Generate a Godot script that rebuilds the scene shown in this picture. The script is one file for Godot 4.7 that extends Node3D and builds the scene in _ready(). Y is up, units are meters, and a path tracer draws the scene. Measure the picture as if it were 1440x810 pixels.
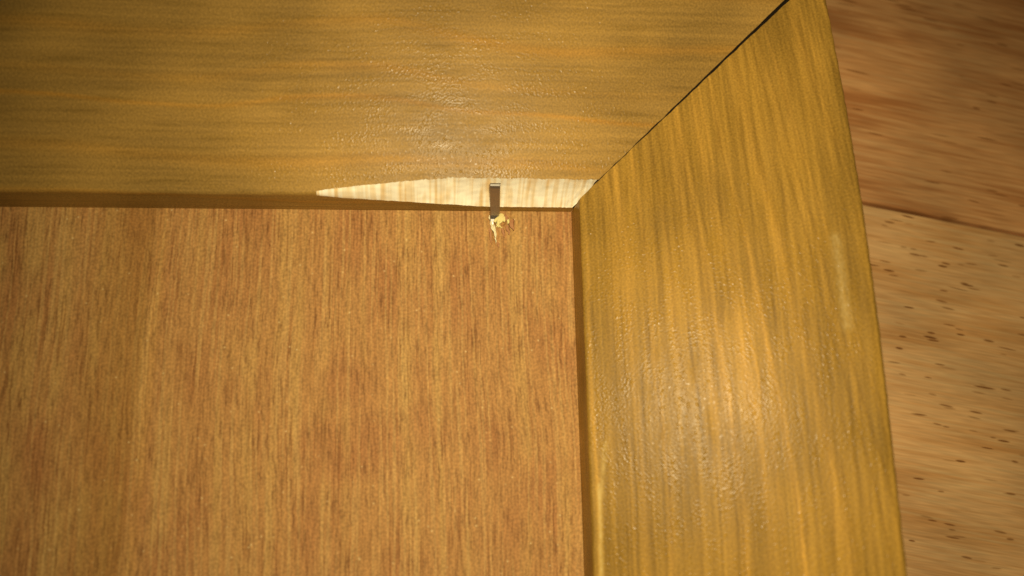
extends Node3D
# Close-up of the mitred corner of a varnished wooden door lying on a laminate floor, lit by a camera flash.
# Plan coordinates below are in millimetres: x to the right, z towards the viewer, y up from the floor.

const MM := 0.001
const PANEL_Y := 9.0        # top of the plywood panel
const ARRIS_Y := 16.0       # inner edge of the frame
const IN_X := 26.4          # inner wall of the stile
const IN_Z := -46.9         # inner wall of the rail
const LEFT := -200.0
const NEAR := 112.0
const MITRE := 0.925        # rail width gained per mm of stile width along the mitre
const STILE_W := 47.3
const RAIL_W := 43.75

var rng := RandomNumberGenerator.new()
var wob := FastNoiseLite.new()

func _ready():
	rng.seed = 71
	wob.seed = 5; wob.frequency = 1.0; wob.fractal_octaves = 2
	# ---------------------------------------------------------------- camera
	var cam := Camera3D.new(); cam.name = "camera"
	var p := deg_to_rad(12.0); var yw := deg_to_rad(5.5)
	var f0 := Vector3(0, -cos(p), -sin(p)); var up := Vector3(0, sin(p), -cos(p)); var r0 := f0.cross(up)
	var fwd := f0 * cos(yw) + r0 * sin(yw); var right := r0 * cos(yw) - f0 * sin(yw)
	cam.transform = Transform3D(Basis(right, up, -fwd), Vector3(0, 0.161, 0))
	cam.near = 0.005; cam.far = 20.0
	var att := CameraAttributesPhysical.new()
	att.frustum_focal_length = 12.0 / (405.0 / 1200.0)
	att.frustum_near = 0.005; att.frustum_far = 20.0
	att.frustum_focus_distance = 0.158
	att.exposure_aperture = 9.5
	cam.attributes = att
	cam.fov = rad_to_deg(2.0 * atan(405.0 / 1200.0))
	add_child(cam); cam.current = true
	# ---------------------------------------------------------------- environment and flash
	var we := WorldEnvironment.new(); we.name = "environment"
	var env := Environment.new()
	env.background_mode = Environment.BG_COLOR
	env.background_color = Color(0.020, 0.015, 0.008).linear_to_srgb()   # a nearly dark room
	env.tonemap_mode = Environment.TONE_MAPPER_LINEAR
	env.tonemap_exposure = 1.0
	env.sdfgi_enabled = true; env.ssao_enabled = true; env.ssil_enabled = true
	we.environment = env; add_child(we)
	var flash := SpotLight3D.new(); flash.name = "phone_flash"
	flash.light_color = Color(1.0, 0.86, 0.55).linear_to_srgb()
	flash.light_energy = 0.0300
	flash.light_size = 0.0022
	flash.spot_range = 1.0; flash.spot_attenuation = 2.0
	flash.spot_angle = 52.5; flash.spot_angle_attenuation = 1.0
	flash.shadow_enabled = true
	flash.transform = Transform3D(cam.transform.basis, Vector3(0.0088, 0.161, -0.0172))
	flash.look_at_from_position(flash.position, Vector3(0.027, 0.009, -0.020), Vector3(0, 0, -1))
	add_child(flash)
	# ---------------------------------------------------------------- things
	make_floor()
	make_door()

# ============================================================================ helpers
func sm(a: float, b: float, x: float) -> float:
	return smoothstep(a, b, x)

func part(called: String, mesh: Mesh, mat: Material, parent: Node, label := "") -> MeshInstance3D:
	var o := MeshInstance3D.new(); o.name = called; o.mesh = mesh; o.material_override = mat
	if label: o.set_meta("label", label)
	parent.add_child(o, true)
	return o

# rows of points -> two triangles per cell; hint tells which way the faces look; points in mm
func sheet(st: SurfaceTool, rows: Array, uvs: Array, hint: Vector3):
	var flip := 0
	for i in rows.size() - 1:
		var a: PackedVector3Array = rows[i]; var b: PackedVector3Array = rows[i + 1]
		var ua: PackedVector2Array = uvs[i]; var ub: PackedVector2Array = uvs[i + 1]
		for j in a.size() - 1:
			var q := [a[j], a[j + 1], b[j + 1], b[j]]
			var w := [ua[j], ua[j + 1], ub[j + 1], ub[j]]
			if flip == 0:
				var n: Vector3 = (q[2] - q[0]).cross(q[3] - q[1])
				if n.length() > 1e-5: flip = 1 if n.dot(hint) < 0.0 else -1
			var order := [0, 1, 2, 0, 2, 3] if flip >= 0 else [0, 2, 1, 0, 3, 2]
			for k in order:
				st.set_uv(w[k]); st.add_vertex(q[k] * MM)

func done(st: SurfaceTool, tangents := true) -> ArrayMesh:
	st.generate_normals()
	if tangents: st.generate_tangents()
	return st.commit()

func begin() -> SurfaceTool:
	var st := SurfaceTool.new(); st.begin(Mesh.PRIMITIVE_TRIANGLES); st.set_smooth_group(0)
	return st

# noise of nw x nh cells stretched over w x h pixels
func noise(sd: int, nw: int, nh: int, w: int, h: int, freq := 0.25, octaves := 2) -> PackedByteArray:
	var n := FastNoiseLite.new()
	n.seed = sd; n.frequency = freq; n.fractal_octaves = octaves; n.noise_type = FastNoiseLite.TYPE_SIMPLEX_SMOOTH
	var im := n.get_image(nw, nh)
	im.resize(w, h, Image.INTERPOLATE_CUBIC)
	return im.get_data()

# a random row of soft lines: peaks of given spacing and width (in table cells)
func lines(sd: int, n: int, spacing: float, width: float) -> PackedFloat32Array:
	var r := RandomNumberGenerator.new(); r.seed = sd
	var t := PackedFloat32Array(); t.resize(n)
	var x := 0.0
	while x < n:
		x += spacing * r.randf_range(0.35, 1.7)
		var w := width * r.randf_range(0.5, 1.8); var s := r.randf_range(0.35, 1.0)
		for k in range(int(x - 3 * w), int(x + 3 * w) + 1):
			if k >= 0 and k < n:
				var e := (k - x) / w
				t[k] = maxf(t[k], s * exp(-e * e * (1.0 if e < 0 else 2.2)))
	return t

func tex(w: int, h: int, d: PackedByteArray, fmt: int) -> ImageTexture:
	return ImageTexture.create_from_image(Image.create_from_data(w, h, false, fmt, d))

func wood(albedo: Texture2D, height: Texture2D, relief_cm: float, rough: float, aniso := 0.0) -> StandardMaterial3D:
	var m := StandardMaterial3D.new()
	m.albedo_texture = albedo
	m.roughness = rough
	m.metallic_specular = 0.5
	if height:
		m.heightmap_enabled = true; m.heightmap_texture = height; m.heightmap_scale = relief_cm
	if aniso != 0.0:
		m.anisotropy_enabled = true; m.anisotropy = aniso
	return m

# ============================================================================ wood of the frame
# u runs along the grain over 284 mm, v across it over 88 mm
const FW := 2048
const FH := 640
func frame_wood(sd: int, stile: bool) -> Array:
	var px := FW / 284.0
	var bend := noise(sd, 20, 6, FW, FH, 0.22, 2)
	var fade := noise(sd + 1, 16, 60, FW, FH, 0.2, 2)
	var fibre := noise(sd + 2, 26, FH, FW, FH, 0.14, 3)
	var blot := noise(sd + 3, 60, 26, FW, FH, 0.16, 3)
	var grit := noise(sd + 4, FW, FH, FW, FH, 0.30, 2)
	var bead := noise(sd + 9, FW, FH, FW, FH, 0.19, 1)
	var dash := noise(sd + 5, 80, 300, FW, FH, 0.22, 1)
	var broad := lines(sd + 6, FH + 400, (52.0 if not stile else 30.0), (6.0 if not stile else 5.0))
	var fine := lines(sd + 7, FH + 400, (17.0 if not stile else 11.0), (3.0 if not stile else 2.2))
	var col := PackedByteArray(); col.resize(FW * FH * 3)
	var hgt := PackedByteArray(); hgt.resize(FW * FH)
	var c0 := Vector3(158, 123, 62); var c1 := Vector3(178, 124, 46); var c2 := Vector3(126, 96, 40)
	if stile:
		c0 = Vector3(157, 120, 50); c1 = Vector3(188, 142, 60); c2 = Vector3(112, 82, 32)
	var gls := PackedByteArray(); gls.resize(FW * FH)
	var gloss := noise(sd + 8, 160, 130, FW, FH, 0.16, 3)
	var i := 0
	for y in FH:
		var v := float(y)
		for x in FW:
			var z := x / px - 172.0           # for the stile: position along z (u = z + 172)
			var v2 := v + 200.0 + (bend[i] - 128) * (0.065 if stile else 0.13)
			if stile: v2 += (v - 102.0) * (1.0 / (1.0 + 0.0036 * (maxf(z, -95.0) + 15.0)) - 1.0)
			else: v2 += x * 0.05 - 60.0
			var k := clampi(int(v2), 0, FH + 399)
			var f := fade[i] / 255.0
			var s := clampf(broad[k] * (0.1 + 0.9 * f) * (1.0 if stile else 0.72), 0.0, 1.0)
			var s2 := fine[k] * (1.0 - 0.6 * f)
			var c := c0.lerp(c1, s)
			c = c.lerp(c2, s2 * (0.4 if stile else 0.16))
			var d := clampf((dash[i] - 188) / 40.0, 0.0, 1.0)
			c = c.lerp(c2 * 0.9, d * 0.22)
			var g := 1.0 + (fibre[i] - 128) * (0.0008 if stile else 0.00055) + (blot[i] - 128) * 0.0008 + (grit[i] - 128) * 0.0011
			c *= g
			col[i * 3] = clampi(int(c.x), 0, 255)
			col[i * 3 + 1] = clampi(int(c.y), 0, 255)
			col[i * 3 + 2] = clampi(int(c.z), 0, 255)
			hgt[i] = clampi(int(128 + (fibre[i] - 128) * 0.12 + (grit[i] - 128) * clampf((gloss[i] - 60) / 90.0, 0.25, 1.0) * 0.40 + maxf(bead[i] - 176.0, 0.0) * clampf((gloss[i] - 96) / 56.0, 0.05, 1.0) * 1.5 - s2 * 14.0 + s * 8.0), 0, 255)
			gls[i] = clampi(int(88 - (gloss[i] - 128) * 0.30 - maxf(bead[i] - 172.0, 0.0) * 0.6), 46, 150)
			i += 1
	return [col, hgt, gls]

# pale scuffs rubbed into the varnish: soft strokes along a path, in texture pixels
func scuff(col: PackedByteArray, w: int, h: int, a: Vector2, b: Vector2, width: float, tint: Vector3, strength: float, sd: int) -> PackedByteArray:
	var r := RandomNumberGenerator.new(); r.seed = sd
	var n := FastNoiseLite.new(); n.seed = sd; n.frequency = 0.09; n.fractal_octaves = 3
	var lo := Vector2(minf(a.x, b.x), minf(a.y, b.y)) - Vector2.ONE * width * 3
	var hi := Vector2(maxf(a.x, b.x), maxf(a.y, b.y)) + Vector2.ONE * width * 3
	for y in range(maxi(0, int(lo.y)), mini(h, int(hi.y))):
		for x in range(maxi(0, int(lo.x)), mini(w, int(hi.x))):
			var q := Vector2(x, y)
			var t := clampf((q - a).dot(b - a) / (b - a).length_squared(), 0.0, 1.0)
			var d := q.distance_to(a.lerp(b, t)) / width
			var k := clampf(exp(-d * d) * strength * (0.85 + 0.7 * n.get_noise_2d(x, y * 2.0)), 0.0, 1.0)
			if k > 0.01:
				var j := (y * w + x) * 3
				col[j] = int(lerpf(col[j], tint.x, k)); col[j + 1] = int(lerpf(col[j + 1], tint.y, k)); col[j + 2] = int(lerpf(col[j + 2], tint.z, k))
	return col

# ============================================================================ plywood of the panel
const PW := 1792
const PH := 1280
const PX0 := -190.0
const PZ0 := -52.0
const PSPAN_X := 222.0
const PSPAN_Z := 166.0
func panel_wood() -> Array:
	var pore := noise(301, PW, 46, PW, PH, 0.23, 2)
	var pore2 := noise(302, PW, 190, PW, PH, 0.18, 2)
	var band := noise(303, 260, 7, PW, PH, 0.22, 3)
	var cloud := noise(304, 70, 34, PW, PH, 0.2, 4)
	var cloud2 := noise(305, 160, 40, PW, PH, 0.2, 3)
	var grit := noise(306, PW, PH, PW, PH, 0.2, 2)
	var pale := noise(308, PW, 22, PW, PH, 0.16, 2)
	var sway := noise(307, 20, 12, PW, PH, 0.2, 2)
	var col := PackedByteArray(); col.resize(PW * PH * 3)
	var hgt := PackedByteArray(); hgt.resize(PW * PH)
	var base := Vector3(171, 125, 73); var red := Vector3(153, 100, 60); var yel := Vector3(180, 141, 81); var dark := Vector3(116, 73, 38)
	for y in PH:
		for x in PW:
			var i := y * PW + x
			var sx := clampi(x + int((sway[i] - 128) * 0.07), 0, PW - 1)
			var j := y * PW + sx
			var c := base.lerp(yel, clampf((band[j] - 118) / 70.0, 0.0, 1.0) * 0.7)
			c = c.lerp(red, clampf((cloud[i] - 120) / 80.0, 0.0, 1.0) * 0.42)
			c = c.lerp(red, clampf((cloud2[j] - 140) / 60.0, 0.0, 1.0) * 0.22)
			var k := clampf((pore[j] - 140) / 75.0, 0.0, 1.0) * 0.40
			k = maxf(k, clampf((pore2[j] - 165) / 60.0, 0.0, 1.0) * 0.40)
			k *= clampf(0.45 + (cloud2[i] - 60) / 110.0, 0.4, 1.35)
			c = c.lerp(dark, k)
			c = c.lerp(Vector3(192, 154, 94), clampf((pale[j] - 142) / 60.0, 0.0, 1.0) * 0.5)
			# the darker olive stripe of another veneer leaf to the left
			var mmx := PX0 + x * PSPAN_X / PW + (y * PSPAN_Z / PH) * 0.03
			var st := sm(-62.0, -51.0, mmx) * (1.0 - sm(-49.6, -47.6, mmx))
			c = c.lerp(Vector3(138, 98, 42), st * 0.36)
			c = c.lerp(Vector3(196, 152, 76), sm(-48.6, -47.6, mmx) * (1.0 - sm(-47.0, -45.5, mmx)) * 0.22)
			c *= 1.0 + (grit[i] - 128) * 0.0011 + (pore2[j] - 128) * -0.0007
			col[i * 3] = clampi(int(c.x), 0, 255)
			col[i * 3 + 1] = clampi(int(c.y), 0, 255)
			col[i * 3 + 2] = clampi(int(c.z), 0, 255)
			hgt[i] = clampi(int(128 - k * 70.0 + (grit[i] - 128) * 0.4 + (band[j] - 128) * 0.12), 0, 255)
	# tiny pale specks of dust stuck in the finish
	for n in 420:
		var x := rng.randi_range(600, PW - 60); var y := rng.randi_range(30, PH - 300)
		var s := rng.randf_range(0.25, 0.85)
		for dy in range(-2, 3):
			for dx in range(-2, 3):
				var k := s * exp(-(dx * dx + dy * dy) / rng.randf_range(0.7, 2.2))
				var j := ((y + dy) * PW + x + dx) * 3
				col[j] = int(lerpf(col[j], 232, k)); col[j + 1] = int(lerpf(col[j + 1], 205, k)); col[j + 2] = int(lerpf(col[j + 2], 150, k))
	return [col, hgt]

# ============================================================================ laminate floor
const LW := 2000
const LH := 1085
func beech(sd: int, dark: bool) -> Array:
	# 260 mm along the plank by 141 mm across it
	var streak := noise(sd, 70, LH, LW, LH, 0.13, 3)
	var broad := noise(sd + 1, 34, 90, LW, LH, 0.16, 3)
	var fibre := noise(sd + 2, 120, LH, LW, LH, 0.3, 2)
	var patch := noise(sd + 3, 36, 30, LW, LH, 0.2, 3)
	var col := PackedByteArray(); col.resize(LW * LH * 3)
	var c0 := Vector3(202, 158, 106); var c1 := Vector3(182, 131, 77); var c2 := Vector3(200, 166, 116)
	if dark:
		c0 = Vector3(194, 142, 90); c1 = Vector3(158, 102, 56); c2 = Vector3(204, 160, 108)
	for i in LW * LH:
		var c := c0.lerp(c1, clampf((broad[i] - 120) / 90.0, 0.0, 1.0) * 0.8)
		var s := (streak[i] - 128) / 128.0
		c = c.lerp(c2, clampf(s * 1.1 - 0.05, 0.0, 1.0) * 0.75) if s > 0 else c.lerp(c1, clampf(-s * 1.1 - 0.1, 0.0, 1.0) * 0.7)
		c *= 1.0 + (fibre[i] - 128) * 0.0007 + (patch[i] - 128) * 0.0007
		col[i * 3] = clampi(int(c.x), 0, 255); col[i * 3 + 1] = clampi(int(c.y), 0, 255); col[i * 3 + 2] = clampi(int(c.z), 0, 255)
	var r := RandomNumberGenerator.new(); r.seed = sd + 9
	var ink := Vector3(84, 44, 12)
	for n in (1700 if not dark else 700):
		var x0 := r.randf_range(12, LW - 12); var y0 := r.randf_range(4, LH - 4)
		var l := r.randf_range(4.0, 9.5) * (1.0 if r.randf() < 0.8 else 1.5); var w := r.randf_range(0.75, 1.5); var s := r.randf_range(0.2, 0.9)
		if dark: s *= 0.7; l *= 1.4
		var skew := r.randf_range(-0.05, 0.07)
		for y in range(int(y0 - 5), int(y0 + 6)):
			for x in range(int(x0 - l * 1.6), int(x0 + l * 1.6) + 1):
				if x < 0 or y < 0 or x >= LW or y >= LH: continue
				var e := absf(x - x0) / l
				var d := (y - y0 - skew * (x - x0)) / w
				var k := s * exp(-d * d * (1.0 + 1.6 * e * e)) * clampf((1.4 - e) * 1.6, 0.0, 1.0)
				if k > 0.02:
					var j := (y * LW + x) * 3
					col[j] = int(lerpf(col[j], ink.x, k)); col[j + 1] = int(lerpf(col[j + 1], ink.y, k)); col[j + 2] = int(lerpf(col[j + 2], ink.z, k))
	return [col]

func make_floor():
	var fl := Node3D.new(); fl.name = "floor"
	fl.set_meta("kind", "structure"); fl.set_meta("label", "pale beech laminate floor with dark flecks and one seam beside the door"); fl.set_meta("category", "floor")
	add_child(fl)
	var ang := deg_to_rad(10.97)
	fl.position = Vector3(89.19, 0, -52.23) * MM
	fl.rotation.y = -ang
	var light_t: Array = beech(501, false); var dark_t: Array = beech(541, true)
	var mats := []
	for t in [light_t, dark_t]:
		var m := wood(tex(LW, LH, t[0], Image.FORMAT_RGB8), null, 0, 0.42)
		m.metallic_specular = 0.4
		mats.append(m)
	var half := 140.0 / 2
	# local z: seam at 0; planks of 140 mm to both sides
	for k in range(-3, 4):
		var z0 := k * 141.0 + 0.3; var z1 := (k + 1) * 141.0 - 0.3
		var starts := [-900.0 + 173.0 * (posmod(k * 5, 4)), 0.0]
		var a: float = starts[0]
		for seg in 2:
			var x0 := a + seg * 1200.4 - (1200.0 if seg == 0 and k == 99 else 0.0); var x1 := x0 + 1200.0
			if k in [-1, 0] and seg == 0: x0 = -700.0; x1 = 500.0
			if k in [-1, 0] and seg == 1: x0 = 500.4; x1 = 1700.0
			var st := begin()
			var prof := [Vector2(z0, -7.0), Vector2(z0, -0.45), Vector2(z0 + 0.10, -0.25), Vector2(z0 + 0.3, -0.08), Vector2(z0 + 0.7, 0.0), Vector2(z1 - 0.9, 0.0), Vector2(z1 - 0.38, -0.05), Vector2(z1 - 0.10, -0.2), Vector2(z1, -0.45), Vector2(z1, -7.0)]
			var rows := []; var uvs := []
			for q in prof:
				var row := PackedVector3Array(); var uv := PackedVector2Array()
				for n in 41:
					var x := lerpf(x0, x1, n / 40.0)
					row.append(Vector3(x, q.y, q.x)); uv.append(Vector2(x / 260.0 + 0.31 * k * k, (q.x - z0) / 141.0))
				rows.append(row); uvs.append(uv)
			sheet(st, rows, uvs, Vector3(0, 0, -1))
			for e in [x0, x1]:
				var ra := PackedVector3Array(); var rb := PackedVector3Array(); var ua := PackedVector2Array()
				for q in prof:
					ra.append(Vector3(e, q.y, q.x)); rb.append(Vector3(e, -7.0, q.x)); ua.append(Vector2(e / 260.0, (q.x - z0) / 141.0))
				sheet(st, [ra, rb], [ua, ua], Vector3(-1 if e == x0 else 1, 0, 0))
			part("plank", done(st, false), mats[1] if k in [-1, 2, -3] else mats[0], fl)
	var under := BoxMesh.new(); under.size = Vector3(2.4, 0.004, 1.05)
	var um := StandardMaterial3D.new(); um.albedo_color = Color(0.10, 0.045, 0.015).linear_to_srgb(); um.roughness = 0.9
	var u := part("underlay", under, um, fl); u.position = Vector3(0.4, -0.0092, 0.07)

# ============================================================================ the door
func top_y(d: float, k := 1.0) -> float:      # height of the frame's face, d mm out from the inner wall
	return ARRIS_Y + d * 0.285 * k

func chip_amount(x: float) -> float:
	return sm(-20.2, 8.0, x)

func chip_low(x: float) -> float:   # how far down the wall the chip reaches
	var t := clampf((x + 20.2) / 31.0, 0.0, 1.0)
	return lerpf(ARRIS_Y - 0.22, 11.2, pow(t, 0.85)) + 0.10 * wob.get_noise_2d(x * 0.35, 3.0) + 0.14 * t * wob.get_noise_2d(x * 1.6, 9.0)

func chip_high(x: float) -> float:  # how far into the face the chip reaches
	var t := clampf((x + 20.2) / 24.0, 0.0, 1.0)
	return lerpf(0.95, 3.6, pow(t, 0.75)) + 0.10 * wob.get_noise_2d(x * 0.4, 30.0) + 0.16 * t * wob.get_noise_2d(x * 1.9, 50.0) + 0.12 * t * wob.get_noise_2d(x * 5.0, 58.0)

# cross-section of a frame member: {wall, arris, face} lists of (d, y)
func section(lean: float, width: float, steep: float, low: float, high: float, chip: float, jit: float) -> Dictionary:
	var wall: Array[Vector2] = []; var arr: Array[Vector2] = []; var face: Array[Vector2] = []
	for k in 8:
		var y := lerpf(2.0, low, k / 7.0)
		var t := clampf((y - PANEL_Y) / (ARRIS_Y - PANEL_Y), 0.0, 1.0)
		wall.append(Vector2(lean * t + jit * t, y))
	var a: Vector2 = wall[7]; var b := Vector2(high + jit, top_y(high, steep))
	var corner := Vector2(lean + jit, ARRIS_Y)
	var dir := (b - a).normalized()
	var ctl := corner.lerp((a + b) * 0.5 + Vector2(dir.y, -dir.x) * 0.85, chip)
	for k in 9:
		var t := k / 8.0
		arr.append(a.lerp(ctl, t).lerp(ctl.lerp(b, t), t))
	for k in 45:
		var d := lerpf(b.x, width - 0.9, k / 44.0)
		face.append(Vector2(d, top_y(d, steep)))
	var ty := top_y(width - 0.9, steep)
	for k in range(1, 7):
		var an := k / 6.0 * PI / 2
		face.append(Vector2(width - 0.9 + 0.9 * sin(an), ty - 0.9 * (1 - cos(an))))
	face.append(Vector2(width, 8.0)); face.append(Vector2(width, 0.3))
	return {"wall": wall, "arris": arr, "face": face}

# arc length across the member, so that the grain is not stretched
func across(sec: Dictionary) -> Dictionary:
	var out := {}; var s := 0.0
	var last: Vector2 = sec.wall[0]
	for key in ["wall", "arris", "face"]:
		var l := PackedFloat32Array()
		for q in sec[key]:
			s += last.distance_to(q); last = q; l.append(s)
		out[key] = l
	return out

func narrow(z: float) -> float:      # the stile was planed a little narrower towards its mitre
	return 1.0 - 3.3 / STILE_W * pow((z + 10.0) / 76.0, 2) if z < -10.0 else 1.0

func gap_at(d: float) -> float:      # half of the mitre's gap: open at the outside, shut at the inside
	return 0.06 + 0.46 * pow(clampf((d - 2.0) / 42.0, 0, 1), 1.2) + 0.12 * wob.get_noise_2d(d * 0.5, 70.0) + 0.17 * wob.get_noise_2d(d * 1.7, 90.0)

func make_door():
	var door := Node3D.new(); door.name = "cabinet_door"
	door.set_meta("label", "yellow varnished wooden door corner with mitred frame, brown plywood panel and chipped inner edge")
	door.set_meta("category", "cabinet door")
	add_child(door)
	# ---- materials
	var rw := frame_wood(101, false)
	var sw := frame_wood(211, true)
	var sc: PackedByteArray = sw[0]
	var px := FW / 284.0
	# where things lie on the stile: u = z + 172, v about d + 13.5
	sc = scuff(sc, FW, FH, Vector2((-37 + 172) * px, 57.7 * px), Vector2((-22 + 172) * px, 57.9 * px), 6.5, Vector3(186, 162, 112), 0.5, 3)
	sc = scuff(sc, FW, FH, Vector2((3 + 172) * px, 15.6 * px), Vector2((40 + 172) * px, 15.0 * px), 2.6, Vector3(206, 178, 110), 0.75, 4)
	sc = scuff(sc, FW, FH, Vector2((-4 + 172) * px, 16.9 * px), Vector2((5 + 172) * px, 15.8 * px), 3.2, Vector3(200, 168, 96), 0.6, 5)
	var rail_m := wood(tex(FW, FH, rw[0], Image.FORMAT_RGB8), tex(FW, FH, rw[1], Image.FORMAT_L8), 0.012, 1.0, 0.0)
	var stile_m := wood(tex(FW, FH, sc, Image.FORMAT_RGB8), tex(FW, FH, sw[1], Image.FORMAT_L8), 0.012, 1.0, 0.0)
	rail_m.roughness_texture = tex(FW, FH, rw[2], Image.FORMAT_L8); stile_m.roughness_texture = tex(FW, FH, sw[2], Image.FORMAT_L8)
	rail_m.metallic_specular = 0.2; stile_m.metallic_specular = 0.205
	# ---- rail
	var st := begin(); var chip_st := begin()
	var xs := PackedFloat32Array()
	var x := LEFT
	while x < -21.0: xs.append(x); x += 3.0 if x < -80.0 else 1.0
	x = -20.6
	while x < 24.3: xs.append(x); x += 0.3
	var n_end := 14

	var wr := []; var wu := []; var ar := []; var au := []; var cr := []; var cu := []; var fr := []; var fu := []
	var rail_end := PackedVector3Array(); var rail_end_uv := PackedVector2Array()
	for i in xs.size() + n_end:
		var xx: float = xs[i] if i < xs.size() else xs[xs.size() - 1]
		var t := 0.0 if i < xs.size() else (i - xs.size() + 1) / float(n_end)
		var nominal := lerpf(xx, 29.0, t)
		var ca := chip_amount(nominal)
		var jit := 0.10 * wob.get_noise_2d(nominal * 0.12, 11.0) + 0.05 * wob.get_noise_2d(nominal * 0.7, 17.0)
		var sec := section(0.6, RAIL_W, 1.0 / MITRE, chip_low(nominal), chip_high(nominal), ca, jit)
		var ac := across(sec)
		var lists := {}
		for key in ["wall", "arris", "face"]:
			var row := PackedVector3Array(); var uv := PackedVector2Array()
			for k in sec[key].size():
				var q: Vector2 = sec[key][k]
				var ex := IN_X + q.x / MITRE - gap_at(q.x)
				if key == "arris": ex -= 0.22
				var px_ := lerpf(xx, ex, t)
				var y := q.y
				if key == "arris" and ca > 0.05 and k > 0 and k < 8:   # torn fibres running along the chip
					y += ca * (0.17 * wob.get_noise_2d(px_ * 1.4, k * 0.9) + 0.05 * wob.get_noise_2d(px_ * 4.0, k * 0.4))
				row.append(Vector3(px_, y, IN_Z - q.x)); uv.append(Vector2((px_ - LEFT) / 284.0, ac[key][k] / 88.0))
			lists[key] = [row, uv]
		wr.append(lists.wall[0]); wu.append(lists.wall[1]); fr.append(lists.face[0]); fu.append(lists.face[1])
		if nominal < -19.6: ar.append(lists.arris[0]); au.append(lists.arris[1])
		if nominal > -20.0: cr.append(lists.arris[0]); cu.append(lists.arris[1])
		if i == xs.size() + n_end - 1:
			for key in ["wall", "arris", "face"]:
				rail_end.append_array(lists[key][0]); rail_end_uv.append_array(lists[key][1])
	sheet(st, wr, wu, Vector3(0, 0, 1)); sheet(st, ar, au, Vector3(0, 1, 1)); sheet(st, fr, fu, Vector3(0, 1, 0))
	var low_end := PackedVector3Array()
	for q in rail_end: low_end.append(Vector3(q.x, 1.0, q.z))
	var cap := begin()
	sheet(cap, [rail_end, low_end], [rail_end_uv, rail_end_uv], Vector3(1, 0, 1))
	var rail_mesh := done(st)
	var rail := part("rail", rail_mesh, rail_m, door, "rail with a long pale chip along its inner edge")
	part("end_grain", done(cap), raw_end(), rail)
	part("bare_chip", done(chip_st_from(chip_st, cr, cu)), bare_wood(), rail, "pale bare wood where a sliver has split off")
	# ---- stile
	var st2 := begin()
	var rows := {"wall": [], "arris": [], "face": []}; var uvs := {"wall": [], "arris": [], "face": []}
	var end := PackedVector3Array(); var end_uv := PackedVector2Array()
	var n_st := 200
	for i in n_st + 1:
		var t := pow(i / float(n_st), 1.3)
		var zz := lerpf(IN_Z, NEAR, t)
		var jit := 0.08 * wob.get_noise_2d(zz * 0.15, 41.0) + 0.04 * wob.get_noise_2d(zz * 0.8, 47.0)
		for key in ["wall", "arris", "face"]:
			rows[key].append(PackedVector3Array()); uvs[key].append(PackedVector2Array())
		var sec := section(0.35, STILE_W, 1.0, ARRIS_Y - 0.3, 0.65, 0.0, jit)
		var ac := across(sec)
		for key in ["wall", "arris", "face"]:
			for k in sec[key].size():
				var q: Vector2 = sec[key][k]
				var sz := IN_Z - q.x * MITRE
				sz = IN_Z - q.x * narrow(sz) * MITRE + gap_at(q.x * MITRE)
				var pz := lerpf(sz, NEAR, t)
				var d := q.x * narrow(pz)
				var y := q.y
				if key == "face" and (k < 45 or y > 12.0): y -= (q.x - d) * 0.285
				if key == "face" and k > 44 and k < 52:
					d += 0.10 * wob.get_noise_2d(pz * 0.5, 61.0) + 0.07 * wob.get_noise_2d(pz * 2.0, 65.0)
				rows[key][i].append(Vector3(IN_X + d, y, pz)); uvs[key][i].append(Vector2((pz + 172.0) / 284.0, ac[key][k] / 88.0))
	for key in ["wall", "arris", "face"]:
		sheet(st2, rows[key], uvs[key], Vector3(-1, 0, 0) if key == "wall" else Vector3(-1, 1, 0) if key == "arris" else Vector3(0, 1, 0))
		end.append_array(rows[key][0]); end_uv.append_array(uvs[key][0])
	var low2 := PackedVector3Array()
	for q in end: low2.append(Vector3(q.x, 1.0, q.z))
	var cap2 := begin()
	sheet(cap2, [end, low2], [end_uv, end_uv], Vector3(-1, 0, -1))
	var stile := part("stile", done(st2), stile_m, door, "stile with pale scuff marks near both edges")
	var stained := raw_end(); stained.albedo_color = Color(0.15, 0.075, 0.018).linear_to_srgb()
	part("end_grain", done(cap2), stained, stile)
	# ---- panel
	make_panel(door)
	make_staple(door)

func chip_st_from(st: SurfaceTool, rows: Array, uvs: Array) -> SurfaceTool:
	sheet(st, rows, uvs, Vector3(0, 1, 1))
	return st

func raw_end() -> StandardMaterial3D:
	var m := StandardMaterial3D.new(); m.albedo_color = Color(0.16, 0.08, 0.02).linear_to_srgb(); m.roughness = 0.9
	return m

func bare_wood() -> StandardMaterial3D:
	# fresh unfinished pine with short stripes across the chip and a stained rim
	var w := 2048; var h := 96
	var n1 := noise(611, 2048, 4, w, h, 0.16, 3)
	var n2 := noise(612, 700, 8, w, h, 0.2, 2)
	var n3 := noise(613, 300, 60, w, h, 0.3, 2)
	var col := PackedByteArray(); col.resize(w * h * 3)
	var hg := PackedByteArray(); hg.resize(w * h)
	for i in w * h:
		var k := clampf((n1[i] - 120) / 70.0, 0, 1) * 0.36 + clampf((n2[i] - 135) / 60.0, 0, 1) * 0.35
		var c := Vector3(252, 243, 218).lerp(Vector3(218, 174, 106), k)
		c *= 1.0 + (n3[i] - 128) * 0.0005
		col[i * 3] = clampi(int(c.x), 0, 255); col[i * 3 + 1] = clampi(int(c.y), 0, 255); col[i * 3 + 2] = clampi(int(c.z), 0, 255)
		hg[i] = clampi(int(128 - k * 90 + (n3[i] - 128) * 0.3), 0, 255)
	var m := wood(tex(w, h, col, Image.FORMAT_RGB8), tex(w, h, hg, Image.FORMAT_L8), 0.008, 0.8)
	m.uv1_scale = Vector3(1.0, 88.0 / 21.0, 1)
	m.metallic_specular = 0.25
	return m

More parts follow.
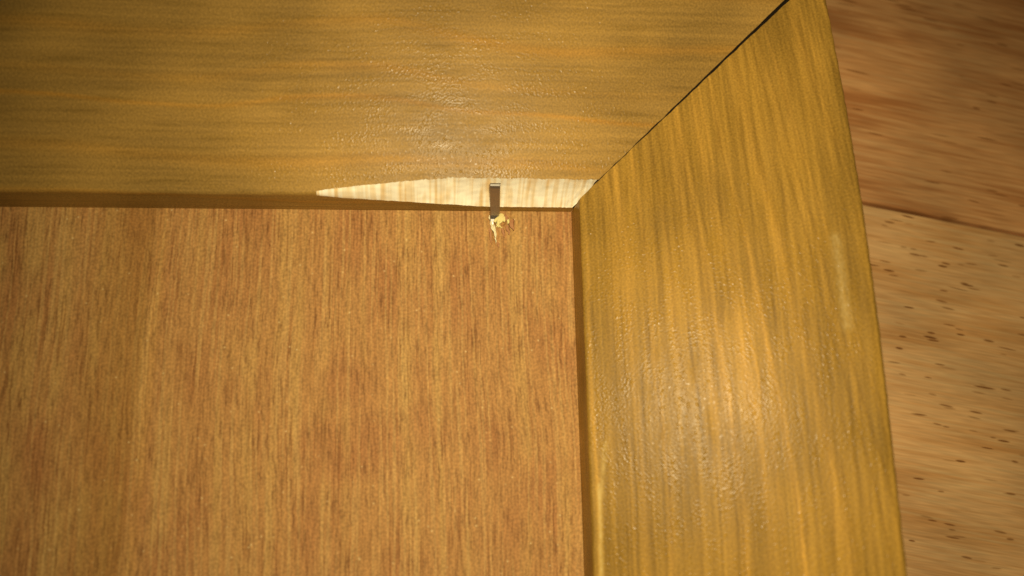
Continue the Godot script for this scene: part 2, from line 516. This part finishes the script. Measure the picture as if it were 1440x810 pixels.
# how far the panel's face is torn down (mm) where the staple pulled out
func tear(x: float, z: float) -> float:
	var q := Vector2((x - 12.6) / 2.3, (z + 45.3) / 1.9)
	var k := 1.0 - q.length() + 0.35 * wob.get_noise_2d(x * 0.9, z * 0.9)
	var q2 := Vector2((x - 11.9) / 0.6, (z + 42.6) / 2.6)
	var k2 := 1.0 - q2.length()
	return clampf(maxf(k, k2 * 0.8), 0.0, 1.0)

func make_panel(door: Node3D):
	var pw := panel_wood()
	var m := wood(tex(PW, PH, pw[0], Image.FORMAT_RGB8), tex(PW, PH, pw[1], Image.FORMAT_L8), 0.008, 0.62)
	m.metallic_specular = 0.22
	var xs := PackedFloat32Array(); var zs := PackedFloat32Array()
	var v := PX0
	while v < 7.0: xs.append(v); v += 6.0
	v = 8.0
	while v < 18.0: xs.append(v); v += 0.2
	for e in [18.5, 22.0, 26.4, 30.0]: zs.append(e) if false else xs.append(e)
	for e in [-51.5, -48.0]: zs.append(e)
	v = -47.2
	while v < -39.0: zs.append(v); v += 0.2
	v = -38.0
	while v < NEAR: zs.append(v); v += 6.0
	var st := begin(); var rows := []; var uvs := []
	for z in zs:
		var row := PackedVector3Array(); var uv := PackedVector2Array()
		for x in xs:
			var k := tear(x, z)
			var y := PANEL_Y - 0.5 * sm(0.05, 0.6, k) + 0.22 * sm(0.0, 0.06, k) * (1.0 - sm(0.06, 0.3, k)) + 0.3 * k * wob.get_noise_2d(x * 2.2, z * 0.9)
			row.append(Vector3(x, y, z)); uv.append(Vector2((x - PX0) / PSPAN_X, (z - PZ0) / PSPAN_Z))
		rows.append(row); uvs.append(uv)
	sheet(st, rows, uvs, Vector3.UP)
	# underside and near edge
	var a := rows[rows.size() - 1] as PackedVector3Array; var b := PackedVector3Array(); var cc := PackedVector3Array()
	for q in a: b.append(Vector3(q.x, 5.0, q.z)); cc.append(Vector3(q.x, 5.0, -51.5))
	sheet(st, [a, b], [uvs[0], uvs[0]], Vector3(0, 0, 1)); sheet(st, [b, cc], [uvs[0], uvs[0]], Vector3.DOWN)
	var panel := part("panel", done(st), m, door, "brown plywood panel, torn beside the staple")
	# pale torn wood in the hollow and the slivers standing round it
	var pale := StandardMaterial3D.new(); pale.albedo_color = Color(0.80, 0.66, 0.26).linear_to_srgb(); pale.roughness = 0.75
	var cream := StandardMaterial3D.new(); cream.albedo_color = Color(0.82, 0.72, 0.44).linear_to_srgb(); cream.roughness = 0.7
	var russet := StandardMaterial3D.new(); russet.albedo_color = Color(0.42, 0.19, 0.075).linear_to_srgb(); russet.roughness = 0.6
	# at: plan position of the root, to: plan position of the tip, height of the tip, width
	var list := [
		[Vector2(11.9, -46.6), Vector2(12.1, -44.6), 9.42, 1.2, pale], [Vector2(13.3, -46.6), Vector2(13.0, -44.4), 9.5, 1.25, pale], [Vector2(14.4, -46.6), Vector2(14.0, -44.9), 9.42, 1.0, russet],
		[Vector2(12.5, -45.8), Vector2(12.6, -43.6), 9.6, 0.9, pale], [Vector2(11.2, -45.4), Vector2(11.6, -42.9), 9.45, 0.6, cream],
		[Vector2(12.9, -46.3), Vector2(12.6, -44.2), 9.55, 1.1, pale], [Vector2(14.0, -46.3), Vector2(13.6, -44.7), 9.5, 1.0, pale],
		[Vector2(11.0, -46.3), Vector2(11.5, -43.9), 9.45, 0.55, cream], [Vector2(13.4, -45.9), Vector2(12.2, -43.6), 9.7, 0.6, pale],
		[Vector2(11.7, -44.6), Vector2(12.05, -41.6), 9.42, 0.55, cream], [Vector2(12.1, -44.0), Vector2(12.15, -40.6), 9.3, 0.42, cream],
		[Vector2(14.7, -46.0), Vector2(14.3, -44.3), 9.6, 0.7, pale], [Vector2(12.4, -45.0), Vector2(13.3, -43.4), 9.5, 0.4, pale],
		[Vector2(14.9, -45.8), Vector2(15.4, -43.0), 9.75, 1.1, russet], [Vector2(14.2, -44.6), Vector2(14.7, -42.2), 9.5, 0.7, russet],
		[Vector2(13.3, -44.2), Vector2(13.7, -41.7), 9.3, 0.6, russet], [Vector2(11.0, -44.4), Vector2(11.3, -40.4), 9.3, 0.5, russet],
		[Vector2(12.3, -41.2), Vector2(12.8, -39.9), 9.25, 0.5, russet],
	]
	for e in list:
		part("splinter", sliver(e[0], e[1], e[2], e[3]), e[4], panel)

func sliver(at: Vector2, to: Vector2, tip_y: float, width: float) -> ArrayMesh:
	var st := begin()
	var side := (to - at).normalized().orthogonal()
	var rows := []; var uvs := []
	for i in 8:
		var t := i / 7.0
		var c := at.lerp(to, t) + side * 0.12 * rng.randf_range(-1, 1)
		var y := lerpf(8.75, tip_y, pow(t, 0.8)) + 0.04 * rng.randf_range(-1, 1)
		var w := width * (0.75 + 0.35 * sin(t * PI)) * (1.0 - pow(t, 3.0) * 0.85) * 0.5
		var th := 0.16 * (1.0 - 0.7 * t)
		var row := PackedVector3Array(); var uv := PackedVector2Array()
		for k in 7:
			var an := k / 6.0 * TAU
			var o := side * cos(an) * w
			row.append(Vector3(c.x + o.x, y + sin(an) * th + 0.1 * cos(an * 2 + i) * w, c.y + o.y)); uv.append(Vector2(t, k / 6.0))
		rows.append(row); uvs.append(uv)
	sheet(st, rows, uvs, Vector3.UP)
	for r in [rows[0], rows[7]]:
		for k in range(1, 5):
			for q in [r[0], r[k], r[k + 1]]:
				st.set_uv(Vector2.ZERO); st.add_vertex(q * MM)
	return done(st, false)

func make_staple(door: Node3D):
	# a flat steel leg: out of the chip, down over the edge and into the panel
	var steel := StandardMaterial3D.new()
	steel.albedo_color = Color(0.40, 0.36, 0.31).linear_to_srgb(); steel.metallic = 0.9; steel.roughness = 0.36
	var path := [[-49.62, 16.72, 10.72, 12.52, 0.05], [-49.60, 16.80, 10.66, 12.58, 0.14], [-49.52, 16.82, 10.62, 12.46, 0.24], [-49.40, 16.72, 10.6, 12.48, 0.30], [-49.1, 16.3, 10.62, 12.5, 0.30], [-48.6, 15.3, 10.72, 12.54, 0.30], [-47.9, 13.6, 10.85, 12.64, 0.30], [-47.1, 11.9, 10.98, 12.74, 0.30], [-46.5, 10.8, 11.05, 12.82, 0.30], [-46.0, 9.9, 11.08, 12.7, 0.30], [-45.4, 9.3, 11.12, 12.0, 0.28], [-44.7, 9.05, 11.2, 11.75, 0.24], [-43.8, 8.9, 11.35, 11.7, 0.2]]
	var st := begin(); var rows := []; var uvs := []
	for i in path.size():
		var q: Array = path[i]
		var nx: Array = path[mini(i + 1, path.size() - 1)]; var pv: Array = path[maxi(i - 1, 0)]
		var dir := Vector2(nx[0] - pv[0], nx[1] - pv[1]).normalized()
		var nrm := Vector2(-dir.y, dir.x)      # (z, y): outwards, up and to the viewer
		var row := PackedVector3Array(); var uv := PackedVector2Array()
		var th: float = q[4]; var bv: float = th * 0.3
		var ring := [[0.0, th - bv], [bv, th], [-bv, th], [-0.0, th - bv], [-0.0, -th + bv], [-bv, -th], [bv, -th], [0.0, -th + bv], [0.0, th - bv]]
		for k in ring.size():
			var left: bool = k in [0, 1, 6, 7, 8]
			var xx: float = (q[2] if left else q[3]) + ring[k][0]
			row.append(Vector3(xx, q[1] + nrm.y * ring[k][1], q[0] + nrm.x * ring[k][1])); uv.append(Vector2(k / 8.0, i / 8.0))
		rows.append(row); uvs.append(uv)
	st.set_smooth_group(-1)
	sheet(st, rows, uvs, Vector3(-1, 0, 0))
	var top: PackedVector3Array = rows[0]
	for k in range(1, 7):
		for v in [top[0], top[k], top[k + 1]]:
			st.set_uv(Vector2.ZERO); st.add_vertex(v * MM)
	part("staple", done(st, false), steel, door, "dull grey steel staple leg poking out of the pale chip")
